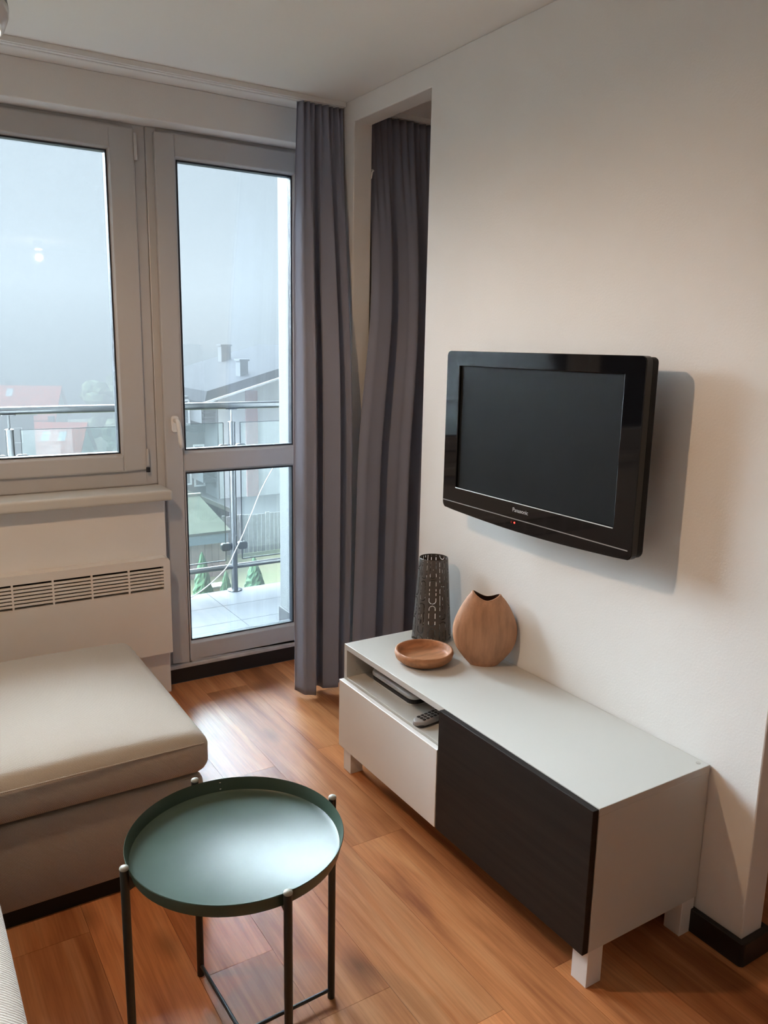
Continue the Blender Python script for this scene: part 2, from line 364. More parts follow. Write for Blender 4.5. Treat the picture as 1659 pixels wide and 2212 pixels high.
MB().box(-2.03, -1.97, 2.240, 2.30, 0.98, 2.31).build('mullion', 'pvc', w1, bevel=0.004)
for (a, b) in ((-1.975, -0.782), (WL+.05, -2.025)):
    s = frame_ring(a, b, 0.982, 2.318, .095, .095, .063, .080, YS, 2.28).build('sash', 'pvc', w1, bevel=0.005, seg=3)
    glazed(s, a+.095, b-.095, 1.045, 2.238, YS)
MB().tube([(-0.779, YS-.004, 2.20), (-0.779, YS-.004, 2.30)], 0.006, 10).build('hinge', 'pvc_old', w1)
hb = MB().tube([(-0.780, YS-.005, 0.972), (-0.780, YS-.005, 0.992)], 0.008, 10).build('hinge', 'gasket', w1)
MB().tube([(-0.7795, YS-.004, 1.0), (-0.7795, YS-.004, 1.07)], 0.006, 10).build('hinge', 'pvc', w1)
MB().box(-1.90, -1.87, YS-.012, YS, 1.58, 1.65).build('handle_plate', 'hook', w1, bevel=0.004)
MB().tube([(-1.885, YS-.01, 1.62), (-1.885, YS-.045, 1.62), (-1.885, YS-.05, 1.60), (-1.885, YS-.05, 1.50)], 0.009, 10).build('handle', 'hook', w1, smooth=True)
# door
d1 = empty('door_1', (-0.36, 2.26, 0.072)); struct(d1, 'white plastic balcony door with two glass panels', 'door')
dfm = frame_ring(-0.7350, -0.0008, 0.0715, 2.335, .045, .03, .035, .025, 2.236, 2.30).build('frame', 'pvc', d1, bevel=0.004)
sm = MB(); YD = 2.216
sm.box(-0.705, -0.624, YD, 2.28, 0.098, 2.318); sm.box(-0.095, -0.014, YD, 2.28, 0.098, 2.318)
sm.box(-0.624, -0.095, YD, 2.28, 2.234, 2.318); sm.box(-0.624, -0.095, YD, 2.28, 0.098, 0.180); sm.box(-0.624, -0.095, YD, 2.28, 0.965, 1.045)
sd = sm.build('sash', 'pvc', d1, bevel=0.005, seg=3)
glazed(sd, -0.624, -0.095, 1.045, 2.234, YD); glazed(sd, -0.624, -0.095, 0.180, 0.965, YD)
MB().box(-0.732, -0.004, 2.205, 2.235, 0.0735, 0.092).build('threshold', 'pvc_old', d1, bevel=0.004)
MB().lathe([(0.0, 0), (0.015, 0), (0.016, 0.006), (0.013, 0.012), (0, 0.012)], (0, 0, 0), 20)
hd = empty('handle', (0, 0, 0)); COL.objects.unlink(hd); bpy.data.objects.remove(hd)
hp = MB().prism(rrect(-0.678, -0.646, 1.135, 1.205, .012), 1, YD-.011, YD).build('handle_plate', 'hook', d1, bevel=0.003)
MB().tube([(-0.662, YD-.008, 1.185), (-0.662, YD-.040, 1.185), (-0.661, YD-.050, 1.176), (-0.659, YD-.053, 1.150), (-0.654, YD-.052, 1.10), (-0.650, YD-.050, 1.075)], [.009, .009, .0095, .010, .010, .008], 12).build('handle_lever', 'hook', hp, smooth=True)
# sill
si = struct(MB().box(XL+.001, -0.722, 2.075, 2.2395, 0.869, 0.9145).build('trim_1', 'white_lac', bevel=0.012, seg=4), 'white window sill board with rounded front edge', 'window sill')

# ------------------------------------------------------------------ convector heater
ht = empty('convector_heater', (-1.5, 2.10, 0.20)); tag(ht, 'white electric panel heater with slotted grille under the window sill', 'heater')
HX0, HX1, HZ0, HZ1, HY0, HY1 = -2.30, -0.740, 0.205, 0.625, 2.095, 2.1495
gx0, gx1, gz0, gz1 = -2.09, -0.768, 0.490, 0.590
hm = MB()
hm.prism([(HX0, HZ0), (HX1, HZ0), (HX1, gz0), (HX0, gz0)], 1, HY0, HY1)
hm.box(HX0, gx0, HY0, HY1, gz0, gz1); hm.box(gx1, HX1, HY0, HY1, gz0, gz1)
hm.prism([(HX0, gz1), (HX1, gz1), (HX1, HZ1-.015), (HX1-.005, HZ1-.004), (HX1-.015, HZ1), (HX0+.015, HZ1), (HX0+.005, HZ1-.004), (HX0, HZ1-.015)], 1, HY0, HY1)
hm.build('body', 'white_gloss', ht)
MB().box(gx0, gx1, HY0+.03, HY1, gz0, gz1).build('grille_back', 'sofa_base', ht)
nslot = 7; pitch = (gz1-gz0)/nslot
slat_me = None
for k in range(nslot):
    zc = gz0 + (k)*pitch
    if k == 0: continue
    MB().box(gx0, gx1, HY0+.001, HY0+.012, zc-.0045, zc+.0045).build('slat', 'white_gloss', ht, bevel=0.001, seg=1)
x = -0.9105
while x > gx0:
    MB().box(x-.0035, x+.0035, HY0+.0005, HY0+.014, gz0, gz1).build('rib', 'white_gloss', ht); x -= 0.1465

# ------------------------------------------------------------------ curtain rails and curtains
def rail(name, x0, x1, label):
    o = MB(); o.prism([(1.930, 2.4695), (1.930, 2.452), (1.938, 2.4515), (1.938, 2.456), (1.946, 2.456), (1.946, 2.4515), (1.966, 2.4515), (1.966, 2.456), (1.974, 2.456), (1.974, 2.4515), (1.986, 2.4515), (1.990, 2.456), (1.990, 2.4695)], 0, x0, x1)
    return tag(o.build(name, 'hook'), label, 'curtain rail')
rail('curtain_rail', XL+.02, -0.004, 'white ceiling curtain rail running along the balcony window')
rail('curtain_rail', T+.004, 1.62, 'short white ceiling curtain rail in the niche behind the beam')
def lerp_lin(tab, t):
    t = min(max(t, 0), 1)
    for (a, va), (b, vb) in zip(tab[:-1], tab[1:]):
        if a <= t <= b: return va+(vb-va)*(t-a)/(b-a)
    return tab[-1][1]
def lerp_tab(tab, t):
    h = min(0.09, t, 1-t)
    return sum(lerp_lin(tab, t+h*(k-4)/4) for k in range(9))/9
def curtain(name, ltab, rtab, ytab, keys, amp_tab, ztop, zbot, label, seed, topfolds):
    # keys: (s, depth) control points of the fold section, negative depth = towards the room
    m = MB(); nu, nv = 190, 90
    def sect(s):
        for (a, va), (b, vb) in zip(keys[:-1], keys[1:]):
            if a <= s <= b:
                u = (s-a)/(b-a); u = u*u*(3-2*u); return va+(vb-va)*u
        return keys[-1][1]
    for j in range(nv+1):
        t = j/nv; z = ztop + (zbot-ztop)*t
        xl, xr, yc, am = lerp_tab(ltab, t), lerp_tab(rtab, t), lerp_tab(ytab, t), lerp_tab(amp_tab, t)
        tw = max(0.0, 1-t/0.22)**1.4
        for i in range(nu+1):
            s = i/nu
            sw = s + 0.014*math.sin(math.pi*s)*math.sin(3.0*t+seed)
            c = sect(min(max(sw, 0), 1))
            y = yc + am*c*(1-0.65*tw) + 0.011*tw*math.sin(2*math.pi*s*topfolds + 0.8*math.sin(7*s)) + 0.0025*math.sin(23*s+9*t+seed)*t
            xx = xl + (xr-xl)*s + 0.010*math.sin(2*math.pi*s*4.5+seed)*min(1, 3*t)*math.sin(math.pi*s)
            m.v.append((xx, y, z + (0.008*math.sin(7*s+seed) if j == nv else 0)))
    for j in range(nv):
        for i in range(nu):
            a = j*(nu+1)+i; m.f.append((a, a+1, a+nu+2, a+nu+1))
    o = m.build(name, 'curtain', smooth=True, weld=False)
    sm_ = o.modifiers.new('cloth', 'SOLIDIFY'); sm_.thickness = 0.0022
    return tag(o, label, 'curtain')
curtain('curtain', [(0, -0.205), (.25, -0.245), (.5, -0.268), (1, -0.275)], [(0, 0.0), (.2, -0.004), (.4, -0.006), (.7, -0.006), (1, -0.012)],
        [(0, 1.962), (.45, 1.840), (1, 1.825)], [(0, .9), (.10, -.55), (.26, -.8), (.38, .9), (.47, -.1), (.62, -.9), (.71, .75), (.80, -.2), (.91, -.55), (1, .8)],
        [(0, .022), (.15, .034), (.5, .048), (1, .046)], 2.450, 0.018,
        'charcoal curtain drawn to the door side, hanging in front of the balcony door', 3, 8)
curtain('curtain', [(0, 0.105), (.27, 0.095), (.52, 0.0), (1, -0.030)], [(0, 0.60), (.5, 0.56), (1, 0.54)],
        [(0, 1.958), (.42, 1.798), (1, 1.785)], [(0, .2), (.06, -.3), (.17, -.6), (.24, .7), (.33, -.3), (.43, -1), (.50, .8), (.58, .2), (.66, -.8), (.74, .8), (.85, -.8), (.93, .7), (1, 0)],
        [(0, .022), (.15, .030), (.5, .045), (1, .050)], 2.450, 0.018,
        'charcoal curtain in the niche, hanging behind the end of the partition', 5, 15)
hk = tag(MB().tube([(T+.0005, 1.885, 2.215), (T+.006, 1.872, 2.215), (T+.004, 1.862, 2.210), (T-.002, 1.862, 2.205), (T-.004, 1.866, 2.185), (T-.003, 1.8698, 2.182)], 0.0035, 8).build('wall_hook', 'hook', smooth=True), 'tiny white hook on the wall stub between the two curtains', 'hook')

# ------------------------------------------------------------------ TV bench
cb = empty('tv_bench', (-0.2, 0.6, 0.0)); tag(cb, 'white low TV bench with one drawer and one black-brown door', 'tv bench')
CX0, CX1 = -0.40, -0.0205; CXB = -0.0205
CX1 = -0.003
MB().box(CX0, CX1, 0.0, 1.2, 0.460, 0.480).build('top_panel', 'white_lac', cb, bevel=0.0012, seg=2)
MB().box(CX0, CX1, 0.0, 0.018, 0.10, 0.460).build('side_panel', 'white_lac', cb, bevel=0.0008)
MB().box(CX0, CX1, 1.182, 1.2, 0.10, 0.460).build('side_panel', 'white_lac', cb, bevel=0.0008)
MB().box(CX0+.005, CX1-.004, 0.018, 1.182, 0.10, 0.118).build('bottom_panel', 'white_lac', cb)
MB().box(CX0+.002, CX1-.004, 0.594, 0.610, 0.118, 0.460).build('divider', 'white_lac', cb)
MB().box(-0.008, -0.004, 0.018, 1.182, 0.118, 0.460).build('back_panel', 'white_lac', cb)
MB().box(CX0+.001, -0.008, 0.610, 1.182, 0.343, 0.359).build('shelf', 'white_lac', cb, bevel=0.0008)
MB().box(-0.420, -0.4012, 0.606, 1.200, 0.099, 0.351).build('drawer_front', 'white_gloss', cb, bevel=0.0015)
MB().box(-0.395, -0.06, 0.62, 1.172, 0.13, 0.30).build('drawer_box', 'white_lac', cb)
tag(MB().box(-0.420, -0.4012, 0.001, 0.602, 0.099, 0.4785).build('door', 'black_oak', cb, bevel=0.0015), 'black-brown wood-grain door')
for (lx, ly) in ((CX0+.001, 0.001), (-0.057, 0.001), (CX0+.001, 1.149), (-0.057, 1.149)):
    MB().box(lx, lx+.05, ly, ly+.05, 0.0, 0.10).build('leg', 'white_gloss', cb, bevel=0.001)
MB().lathe([(0, 0), (.006, 0), (.006, .0012), (0, .0012)], (-0.022, 0.022, 0.480), 16).build('cover_cap', 'cap_grey', cb)
for yy in (1.1815,):
    for zz in (0.38, 0.41):
        MB().tube([(-0.36, yy, zz), (-0.36, yy-.001, zz)], 0.0025, 8).build('shelf_pin_hole', 'cap_grey', cb)

# router / set-top box
rt = empty('set_top_box', (-0.23, 1.0, 0.359)); rt.rotation_euler = (0, 0, 0)
tag(rt, 'silver set-top box with black lower edge lying on the bench shelf', 'set-top box')
MB().prism(rrect(-0.335, -0.13, 0.865, 1.125, .028), 2, 0.3595, 0.366).build('base', 'box_silver', rt, bevel=0.002)
MB().prism(rrect(-0.337, -0.128, 0.863, 1.127, .028), 2, 0.366, 0.380).build('body', 'box_dark', rt, bevel=0.003)
MB().prism(rrect(-0.339, -0.126, 0.861, 1.129, .03), 2, 0.380, 0.399).build('lid', 'box_silver', rt, smooth='angle', bevel=0.008, seg=4)
# remote control
rc = empty('remote_control', (-0.362, 0.752, 0.3598), R(9)); tag(rc, 'grey remote control with black keys on the bench shelf', 'remote control')
def rounded_remote():
    m = MB(); n = 26; L_ = 0.165
    for k in range(n+1):
        u = k/n; x = -0.045 + L_*u
        w_ = (0.026 if u < .6 else 0.026-0.004*((u-.6)/.4))*min(1, (math.sin(math.pi*min(u, .22)/.44))**.55 if u < .22 else 1)*(1 if u < .9 else math.sqrt(max(0.05, 1-((u-.9)/.105)**2)))
        h_ = 0.020*(0.72+0.28*math.sin(math.pi*u))
        ring = []
        for j in range(16):
            t = 2*math.pi*j/16; cx, cz = math.cos(t), math.sin(t)
            ex = math.copysign(abs(cx)**.6, cx); ez = math.copysign(abs(cz)**.6, cz)
            m.v.append((x, w_*ex, 0.012 + h_*.5*ez))
    for k in range(n):
        for j in range(16): m.f.append((k*16+j, k*16+(j+1) % 16, (k+1)*16+(j+1) % 16, (k+1)*16+j))
    m.f.append(tuple(range(16))[::-1]); m.f.append(tuple(n*16+j for j in range(16))); return m
rb = rounded_remote().build('body', 'rem_body', rc, smooth=True, local=True)
MB().prism(rrect(-0.040, 0.112, -0.022, 0.022, .016), 2, 0.0015, 0.009).build('underside', 'box_dark', rc, local=True, bevel=0.002)
for a in range(7):
    for b in (-1, 0, 1):
        MB().box(-0.020+a*.0155, -0.010+a*.0155, b*.0125-.0042, b*.0125+.0042, 0.0185, 0.0232).build('key', 'rem_key', rc, local=True, bevel=0.0012, seg=2)

# ------------------------------------------------------------------ things on the bench
BT = 0.4803
# perforated candle lantern
LC = (-0.102, 1.092); LH = 0.302
ln = empty('candle_lantern', (LC[0], LC[1], BT)); tag(ln, 'tall dark grey metal candle lantern with cut-out loop pattern', 'lantern')
def stadium(px, pz, cx, cz, hw, hl):
    dx = abs(px-cx); dz = max(0.0, abs(pz-cz)-hl); return math.hypot(dx, dz) - hw
def lantern():
    m = MB(); nu, nv = 264, 190; circ = 2*math.pi*0.06
    rr = random.Random(11); loops = []
    cols = 10
    for c in range(cols):
        z = rr.uniform(-0.05, 0.02)
        while z < LH:
            hl = rr.uniform(0.022, 0.050); loops.append(((c+.5)/cols*circ, z+hl, 0.0112+rr.uniform(-.0012, .0015), hl, rr.random())); z += 2*hl + 0.031
    def cut(u, z):
        px = u*circ
        if z < 0.008 or z > LH-0.004: return False
        for (cx, cz, hw, hl, q) in loops:
            if abs(cz-z) > hl+.024: continue
            d0 = (px-cx+circ/2) % circ - circ/2
            if abs(d0) > .019: continue
            d = stadium(d0, z, 0, cz, hw, hl)
            if abs(d) < 0.0015:
                if abs(abs(z-cz) - hl*0.62) < 0.0030: return False      # bridges
                if q > .5 and abs(z-cz) < 0.003: return False
                return True
            if hl > .03 and abs(d0) < .0012 and abs(z-cz) < hl*.45 and abs(z-cz) > .004: return True
        return False
    for j in range(nv+1):
        z = LH*j/nv; r = 0.071 + (0.0505-0.071)*(j/nv)
        for i in range(nu):
            t = 2*math.pi*i/nu; m.v.append((LC[0]+r*math.cos(t), LC[1]+r*math.sin(t), BT+z))
    for j in range(nv):
        for i in range(nu):
            u = (i+.5)/nu; z = LH*(j+.5)/nv
            a3 = (u*3) % 1
            if z < 0.016*math.sin(math.pi*(a3-.2)/.6) if .2 < a3 < .8 else False: continue
            if cut(u, z): continue
            m.f.append((j*nu+i, j*nu+(i+1) % nu, (j+1)*nu+(i+1) % nu, (j+1)*nu+i))
    return m
lo = lantern().build('shade', 'lampmetal', ln, smooth=True); sol = lo.modifiers.new('sheet', 'SOLIDIFY'); sol.thickness = 0.0012
MB().lathe([(0, .020), (.064, .020), (.066, .024), (.066, .028), (.060, .026), (0, .026)], (LC[0], LC[1], BT), 40).build('candle_plate', 'candle', ln, smooth='angle')
# vase, flattened drop
VC = Vector((-0.088, 0.812, BT)); vdir = Vector((0.775, -0.632, 0)); vdep = Vector((0.632, 0.775, 0))
vs_ = empty('flat_vase', VC); tag(vs_, 'flattened egg-shaped brown wooden vase with a dipped mouth', 'vase')
vp = [(0.0, .046), (.004, .051), (.02, .066), (.05, .0885), (.08, .1015), (.11, .106), (.14, .1035), (.17, .0935), (.20, .079), (.225, .0625), (.243, .047)]
def vase(inner):
    m = MB(); n = 56
    def ring(z, hw, dz):
        hd = hw*0.46 + 0.006
        for j in range(n):
            t = 2*math.pi*j/n; c, s = math.cos(t), math.sin(t)
            zz = z + dz*(0.020*(abs(c)**1.7) - 0.016 + 0.004*c*-1)
            p = vdir*(hw*c) + vdep*(hd*s); m.v.append((VC.x+p.x, VC.y+p.y, VC.z+zz))
    rows = 0; top = vp[-1][0]
    src = vp if not inner else [(z, max(w_-.005, .01)) for z, w_ in vp]
    # resample with smooth interpolation
    K = 34
    for k in range(K+1):
        z = (0 if not inner else .01) + (top-(0 if not inner else .01))*k/K
        for (za, wa), (zb, wb) in zip(src[:-1], src[1:]):
            if za <= z <= zb+1e-9:
                q = [p[0] for p in src].index(za); p0 = src[max(q-1, 0)][1]; p3 = src[min(q+2, len(src)-1)][1]; u = (z-za)/(zb-za)
                w_ = 0.5*(2*wa+(wb-p0)*u+(2*p0-5*wa+4*wb-p3)*u*u+(-p0+3*wa-3*wb+p3)*u**3); break
        ring(z, w_, max(0, (z-0.17)/(top-.17))**2); rows += 1
    for k in range(rows-1):
        for j in range(n): m.f.append((k*n+j, k*n+(j+1) % n, (k+1)*n+(j+1) % n, (k+1)*n+j))
    m.f.append(tuple(range(n))[::-1])
    return m
mo = vase(False); mi = vase(True); nb = len(mo.v); n_ = 56
lip = MB(); lip.v = mo.v[-n_:] + mi.v[-n_:]
lip.f = [(j, (j+1) % n_, n_+(j+1) % n_, n_+j) for j in range(n_)]
mo.build('body', 'terra', vs_, smooth='angle'); mi.build('inside', 'terra_in', vs_, smooth='angle'); lip.build('lip', 'terra', vs_, smooth=True)
# bowl
BC = (-0.247, 0.930, BT)
bw = tag(MB().lathe([(0, 0), (.060, 0), (.080, .004), (.0945, .016), (.0985, .030), (.0965, .041), (.0915, .0425), (.0875, .039), (.085, .026), (.078, .018), (.05, .015), (0, .0145)], BC, 64).build('wooden_bowl', 'bowl', smooth=True), 'shallow round brown wooden bowl on the TV bench', 'bowl')

# ------------------------------------------------------------------ television
TX = -0.13; TY0, TY1, TZ0, TZ1 = 0.200, 1.013, 0.983, 1.4985
tv = empty('television', (0.0, 0.61, 1.0)); tag(tv, 'black wall-mounted flat television with glossy frame', 'television')
def tv_outline(g=0.0):
    r = 0.016; pts = []
    for cx, cy, a in ((TY1-r, TZ1-r, 0), (TY0+r, TZ1-r, 90)):
        for k in range(5): t = R(a+22.5*k); pts.append((cx+(r+g)*math.cos(t), cy+(r+g)*math.sin(t)))
    for k in range(4): t = R(180+22.5*k); pts.append((TY0+.018+(.018+g)*math.cos(t), TZ0+.020+(.020+g)*math.sin(t)))
    for k in range(1, 20):
        u = k/20; pts.append((TY0+.018+(TY1-TY0-.036)*u, TZ0-g-0.012*math.sin(math.pi*u)))
    for k in range(4): t = R(292.5+22.5*k); pts.append((TY1-.018+(.018+g)*math.cos(t), TZ0+.020+(.020+g)*math.sin(t)))
    return pts
SY0, SY1, SZ0, SZ1 = 0.267, 0.945, 1.060, 1.452
def ring_mesh(outer, inner_rect, xf, xi, xb):
    m = MB(); n = len(outer); y0, y1, z0, z1 = inner_rect
    cy, cz = (y0+y1)/2, (z0+z1)/2; inn = []
    for (y, z) in outer:
        dy, dz = y-cy, z-cz
        s = min((y1-y0)/2/abs(dy) if abs(dy) > 1e-9 else 9, (z1-z0)/2/abs(dz) if abs(dz) > 1e-9 else 9); inn.append([cy+dy*s, cz+dz*s])
    for (qy, qz) in ((y0, z0), (y0, z1), (y1, z0), (y1, z1)):
        b = min(range(n), key=lambda k: (inn[k][0]-qy)**2+(inn[k][1]-qz)**2); inn[b] = [qy, qz]
    for L_, xx in ((outer, xb), (outer, xf), (inn, xf), (inn, xi)):
        m.v += [(xx, p[0], p[1]) for p in L_]
    for a in range(3):
        for k in range(n): m.f.append((a*n+k, a*n+(k+1) % n, (a+1)*n+(k+1) % n, (a+1)*n+k))
    return m
ring_mesh(tv_outline(), (SY0, SY1, SZ0, SZ1), TX, TX+.010, TX+.022).build('bezel', 'tv_gloss', tv, bevel=0.002)
MB().box(TX+.008, TX+.018, SY0-.01, SY1+.01, SZ0-.01, SZ1+.01).build('screen', 'tv_screen', tv)
MB().prism(tv_outline(-.003), 0, TX+.022, TX+.050).build('back_shell', 'tv_matte', tv, bevel=0.006)
MB().prism(rrect(TY0+.10, TY1-.10, TZ0+.06, TZ1-.08, .03), 0, TX+.050, TX+.085).build('back_housing', 'tv_matte', tv, bevel=0.008)
MB().box(TX-.0012, TX+.002, TY0+.012, TY1-.002, 1.0075, 1.0105).build('silver_strip', 'silver', tv)
MB().box(TX-.0008, TX+.004, SY0, SY1, SZ0-.0035, SZ0-.001).build('screen_trim', 'cap_grey', tv)
MB().tube([(TX+.001, 0.6465, 0.9975), (TX-.0010, 0.6465, 0.9975)], 0.0028, 12).build('standby_light', 'led', tv)
MB().tube([(TX+.001, 0.660, 0.9975), (TX-.0008, 0.660, 0.9975)], 0.004, 12).build('sensor', 'led_dim', tv)
MB().box(TX+.085, -0.0012, 0.50, 0.72, 1.13, 1.35).build('wall_bracket', 'tv_matte', tv)
fc = bpy.data.curves.new('logo', 'FONT'); fc.body = 'Panasonic'; fc.size = 0.0175; fc.extrude = 0.0004; fc.align_x = 'CENTER'
ft = bpy.data.objects.new('logo_text', fc); COL.objects.link(ft); bpy.context.view_layer.update()
lme = bpy.data.meshes.new_from_object(ft.evaluated_get(bpy.context.evaluated_depsgraph_get())); bpy.data.objects.remove(ft)
lme.materials.clear(); lme.materials.append(M['logo'])
fo = bpy.data.objects.new('logo', lme); COL.objects.link(fo); fo.parent = tv
fo.location = (TX-.0010, 0.623-0.61, 1.031-1.0)
fo.rotation_euler = (R(90), 0, R(-90))

# ------------------------------------------------------------------ tray table
tb = empty('tray_table', (-1.169, 0.284, 0.0)); tag(tb, 'round dark green metal tray table with four thin legs', 'table')
tcx, tcy = -1.169, 0.284
tr = MB().lathe([(0, .482), (.205, .482), (.2145, .487), (.2215, .513), (.2225, .5145), (.2235, .513), (.2165, .485), (.207, .4795), (0, .4795)], (tcx, tcy, 0), 96).build('tray', 'tray', tb, smooth='angle')
for k in range(4):
    a = R(2.2+90*k); c, s = math.cos(a), math.sin(a); lx, ly = tcx+.2315*c, tcy+.2315*s
    lg = MB().tube([(lx, ly, 0.0), (lx, ly, 0.519)], 0.0085, 14).build('leg', 'tray_frame', tb, smooth='angle')
    MB().lathe([(.0088, 0), (.0092, .002), (.0082, .005), (.0045, .0072), (0, .0076)], (lx, ly, 0.518), 16).build('leg_cap', 'leg_cap', lg, smooth=True)
    ga = MB()
    p = [(.2235, .470), (.2235, .505), (.2150, .4860), (.2030, .4790)]
    px_, py_ = -s*.002, c*.002
    A = [(tcx+r_*c+px_, tcy+r_*s+py_, z_) for r_, z_ in p]; B = [(tcx+r_*c-px_, tcy+r_*s-py_, z_) for r_, z_ in p]
    ga.quad(A); ga.quad(B[::-1])
    for q in range(4): ga.quad([A[q], A[(q+1) % 4], B[(q+1) % 4], B[q]])
    ga.build('bracket', 'tray_frame', lg)
for k in range(2):
    a = R(2.2+90*k); c, s = math.cos(a)*.223, math.sin(a)*.223
    MB().tube([(tcx-c, tcy-s, 0.022+.008*k), (tcx+c, tcy+s, 0.022+.008*k)], 0.0045, 10).build('cross_bar', 'tray_frame', tb)
for zz, rr_ in ((.506, .2200), (.492, .2163)):
    a = R(78); MB().lathe([(0, 0), (.0022, 0), (.0022, .001), (0, .0012)], (tcx+rr_*math.cos(a), tcy+rr_*math.sin(a), zz), 10).build('rivet', 'leg_cap', tb)

# ------------------------------------------------------------------ footstool / chaise and sofa edge
def cushion(name, x0, x1, y0, y1, z0, z1, mt, parent, crown=0.02, r=0.045, n=36):
    # superelliptic pillow block: plan rounded, top crowned, edges rounded
    m = MB(); nx = ny = n
    def corner(u): return math.copysign(1-(1-abs(u))**1.0, u)
    cx, cy = (x0+x1)/2, (y0+y1)/2; hx, hy = (x1-x0)/2, (y1-y0)/2
    o = MB().box(x0, x1, y0, y1, z0, z1)
    me_o = o.build(name, mt, parent, smooth=True)
    bm = bmesh.new(); bm.from_mesh(me_o.data)
    bmesh.ops.bevel(bm, geom=bm.edges[:], offset=r, segments=6, profile=0.5, affect='EDGES')
    bmesh.ops.subdivide_edges(bm, edges=[e for e in bm.edges if e.calc_length() > 0.06], cuts=14, use_grid_fill=True)
    off = origin_of(parent) if parent else Vector((0, 0, 0))
    zt = z1-off.z
    for v in bm.verts:
        u = (v.co.x+off.x-cx)/hx; w_ = (v.co.y+off.y-cy)/hy
        k = max(0, 1-u**4)*max(0, 1-w_**4)
        if v.co.z+off.z > (z0+z1)/2: v.co.z += crown*k
        h = (v.co.z+off.z-z0)/(z1-z0); bulge = 0.010*math.sin(math.pi*min(max(h, 0), 1))
        v.co.x += bulge*u; v.co.y += bulge*w_
    bm.to_mesh(me_o.data); bm.free()
    for p in me_o.data.polygons: p.use_smooth = True
    return me_o
ch = empty('footstool', (-1.6, 1.33, 0.0)); tag(ch, 'large beige upholstered sofa footstool under the window', 'footstool')
FX0, FX1, FY0, FY1 = -2.10, -1.010, 0.905, 1.755
cushion('seat_cushion', FX0, FX1, FY0, FY1, 0.296, 0.425, 'fabric', ch, crown=0.030, r=0.038)
bs = cushion('base', FX0+.012, FX1-.014, FY0+.010, FY1-.01, 0.046, 0.292, 'fabric', ch, crown=0.0, r=0.012)
MB().box(FX0+.04, FX1-.05, FY0+.02, FY1-.05, 0.0, 0.046).build('plinth', 'sofa_base', ch)
# seam along the front of the cushion
seam = [(FX1-.012-.0-(FX1-FX0-.04)*k/30, FY0-.004-.006*math.sin(math.pi*k/30), 0.398+.004*math.sin(math.pi*k/30)) for k in range(31)]
MB().tube(seam, 0.0022, 6).build('seam', 'fabric', ch)

sf = empty('sofa', (-2.1, -0.45, 0.0)); tag(sf, 'light beige fabric sofa of which only the seat edge shows', 'sofa')
cushion('seat_cushion', -2.55, -1.612, -0.02, 0.85, 0.30, 0.455, 'fabric2', sf, crown=0.02, r=0.05)
cushion('seat_cushion', -2.55, -1.604, -1.05, -0.03, 0.30, 0.475, 'fabric2', sf, crown=0.02, r=0.06)
cushion('base', -2.60, -1.650, -1.05, 0.84, 0.05, 0.296, 'fabric2', sf, crown=0.0, r=0.015)
cushion('backrest', -2.85, -2.56, -1.05, 0.85, 0.30, 0.80, 'fabric2', sf, crown=0.02, r=0.06)
MB().box(-2.8, -1.70, -1.0, 0.80, 0.0, 0.05).build('plinth', 'sofa_base', sf)

# ------------------------------------------------------------------ pendant lamp (lit) and spot at the back
PL = (-1.577, 0.700, 2.100)
pd = empty('pendant_lamp', (PL[0], PL[1], CEIL)); tag(pd, 'grey dome pendant lamp with pale glass rim hanging from the ceiling', 'pendant lamp')
MB().lathe([(.022, .17), (.06, .160), (.105, .125), (.132, .075), (.140, .025), (.136, .025), (.128, .073), (.102, .121), (.058, .155), (.020, .165)], PL, 56).build('shade', 'shade', pd, smooth=True)
MB().lathe([(.140, .025), (.139, .010), (.130, -.012), (.124, -.018), (.120, -.016), (.127, -.008), (.135, .010), (.136, .025)], PL, 56).build('glass_rim', 'opal', pd, smooth=True)
MB().tube([(PL[0], PL[1], PL[2]+.165), (PL[0], PL[1], CEIL-.02)], 0.003, 8).build('cord', 'tv_matte', pd)
MB().lathe([(0, 0), (.05, 0), (.05, -.02), (.03, -.028), (0, -.028)], (PL[0], PL[1], CEIL-.0005), 32).build('ceiling_cup', 'shade', pd, smooth='angle')
MB().lathe([(0, -.03), (.02, -.025), (.03, -.005), (.03, .005), (.022, .03), (.013, .05), (.013, .09), (0, .09)], (PL[0], PL[1], PL[2]+.050), 24).build('bulb', 'bulb', pd, smooth=True)
pl = bpy.data.lights.new('pendant_light', 'POINT'); pl.energy = 37; pl.color = (1.0, 0.655, 0.40); pl.shadow_soft_size = 0.032
po = bpy.data.objects.new('pendant_light', pl); COL.objects.link(po); po.parent = pd; po.location = (0, 0, PL[2]+.000-CEIL)
SP = (-0.22, -3.3, 2.36)
sp = empty('ceiling_spot', (SP[0], SP[1], CEIL)); tag(sp, 'small round ceiling spotlight at the far end of the room', 'ceiling light')
MB().lathe([(0, .1095), (.045, .1095), (.045, .03), (.040, .03), (.040, .10), (0, .10)], (SP[0], SP[1], SP[2]), 32).build('housing', 'hook', sp, smooth='angle')
MB().lathe([(0, .02), (.03, .025), (.036, .04), (.02, .09), (0, .09)], SP, 24).build('bulb', 'bulb2', sp, smooth=True)
sl = bpy.data.lights.new('spot_light', 'POINT'); sl.energy = 3; sl.color = (1.0, 0.80, 0.60); sl.shadow_soft_size = 0.03
so = bpy.data.objects.new('spot_light', sl); COL.objects.link(so); so.parent = sp; so.location = (0, 0, -0.16)

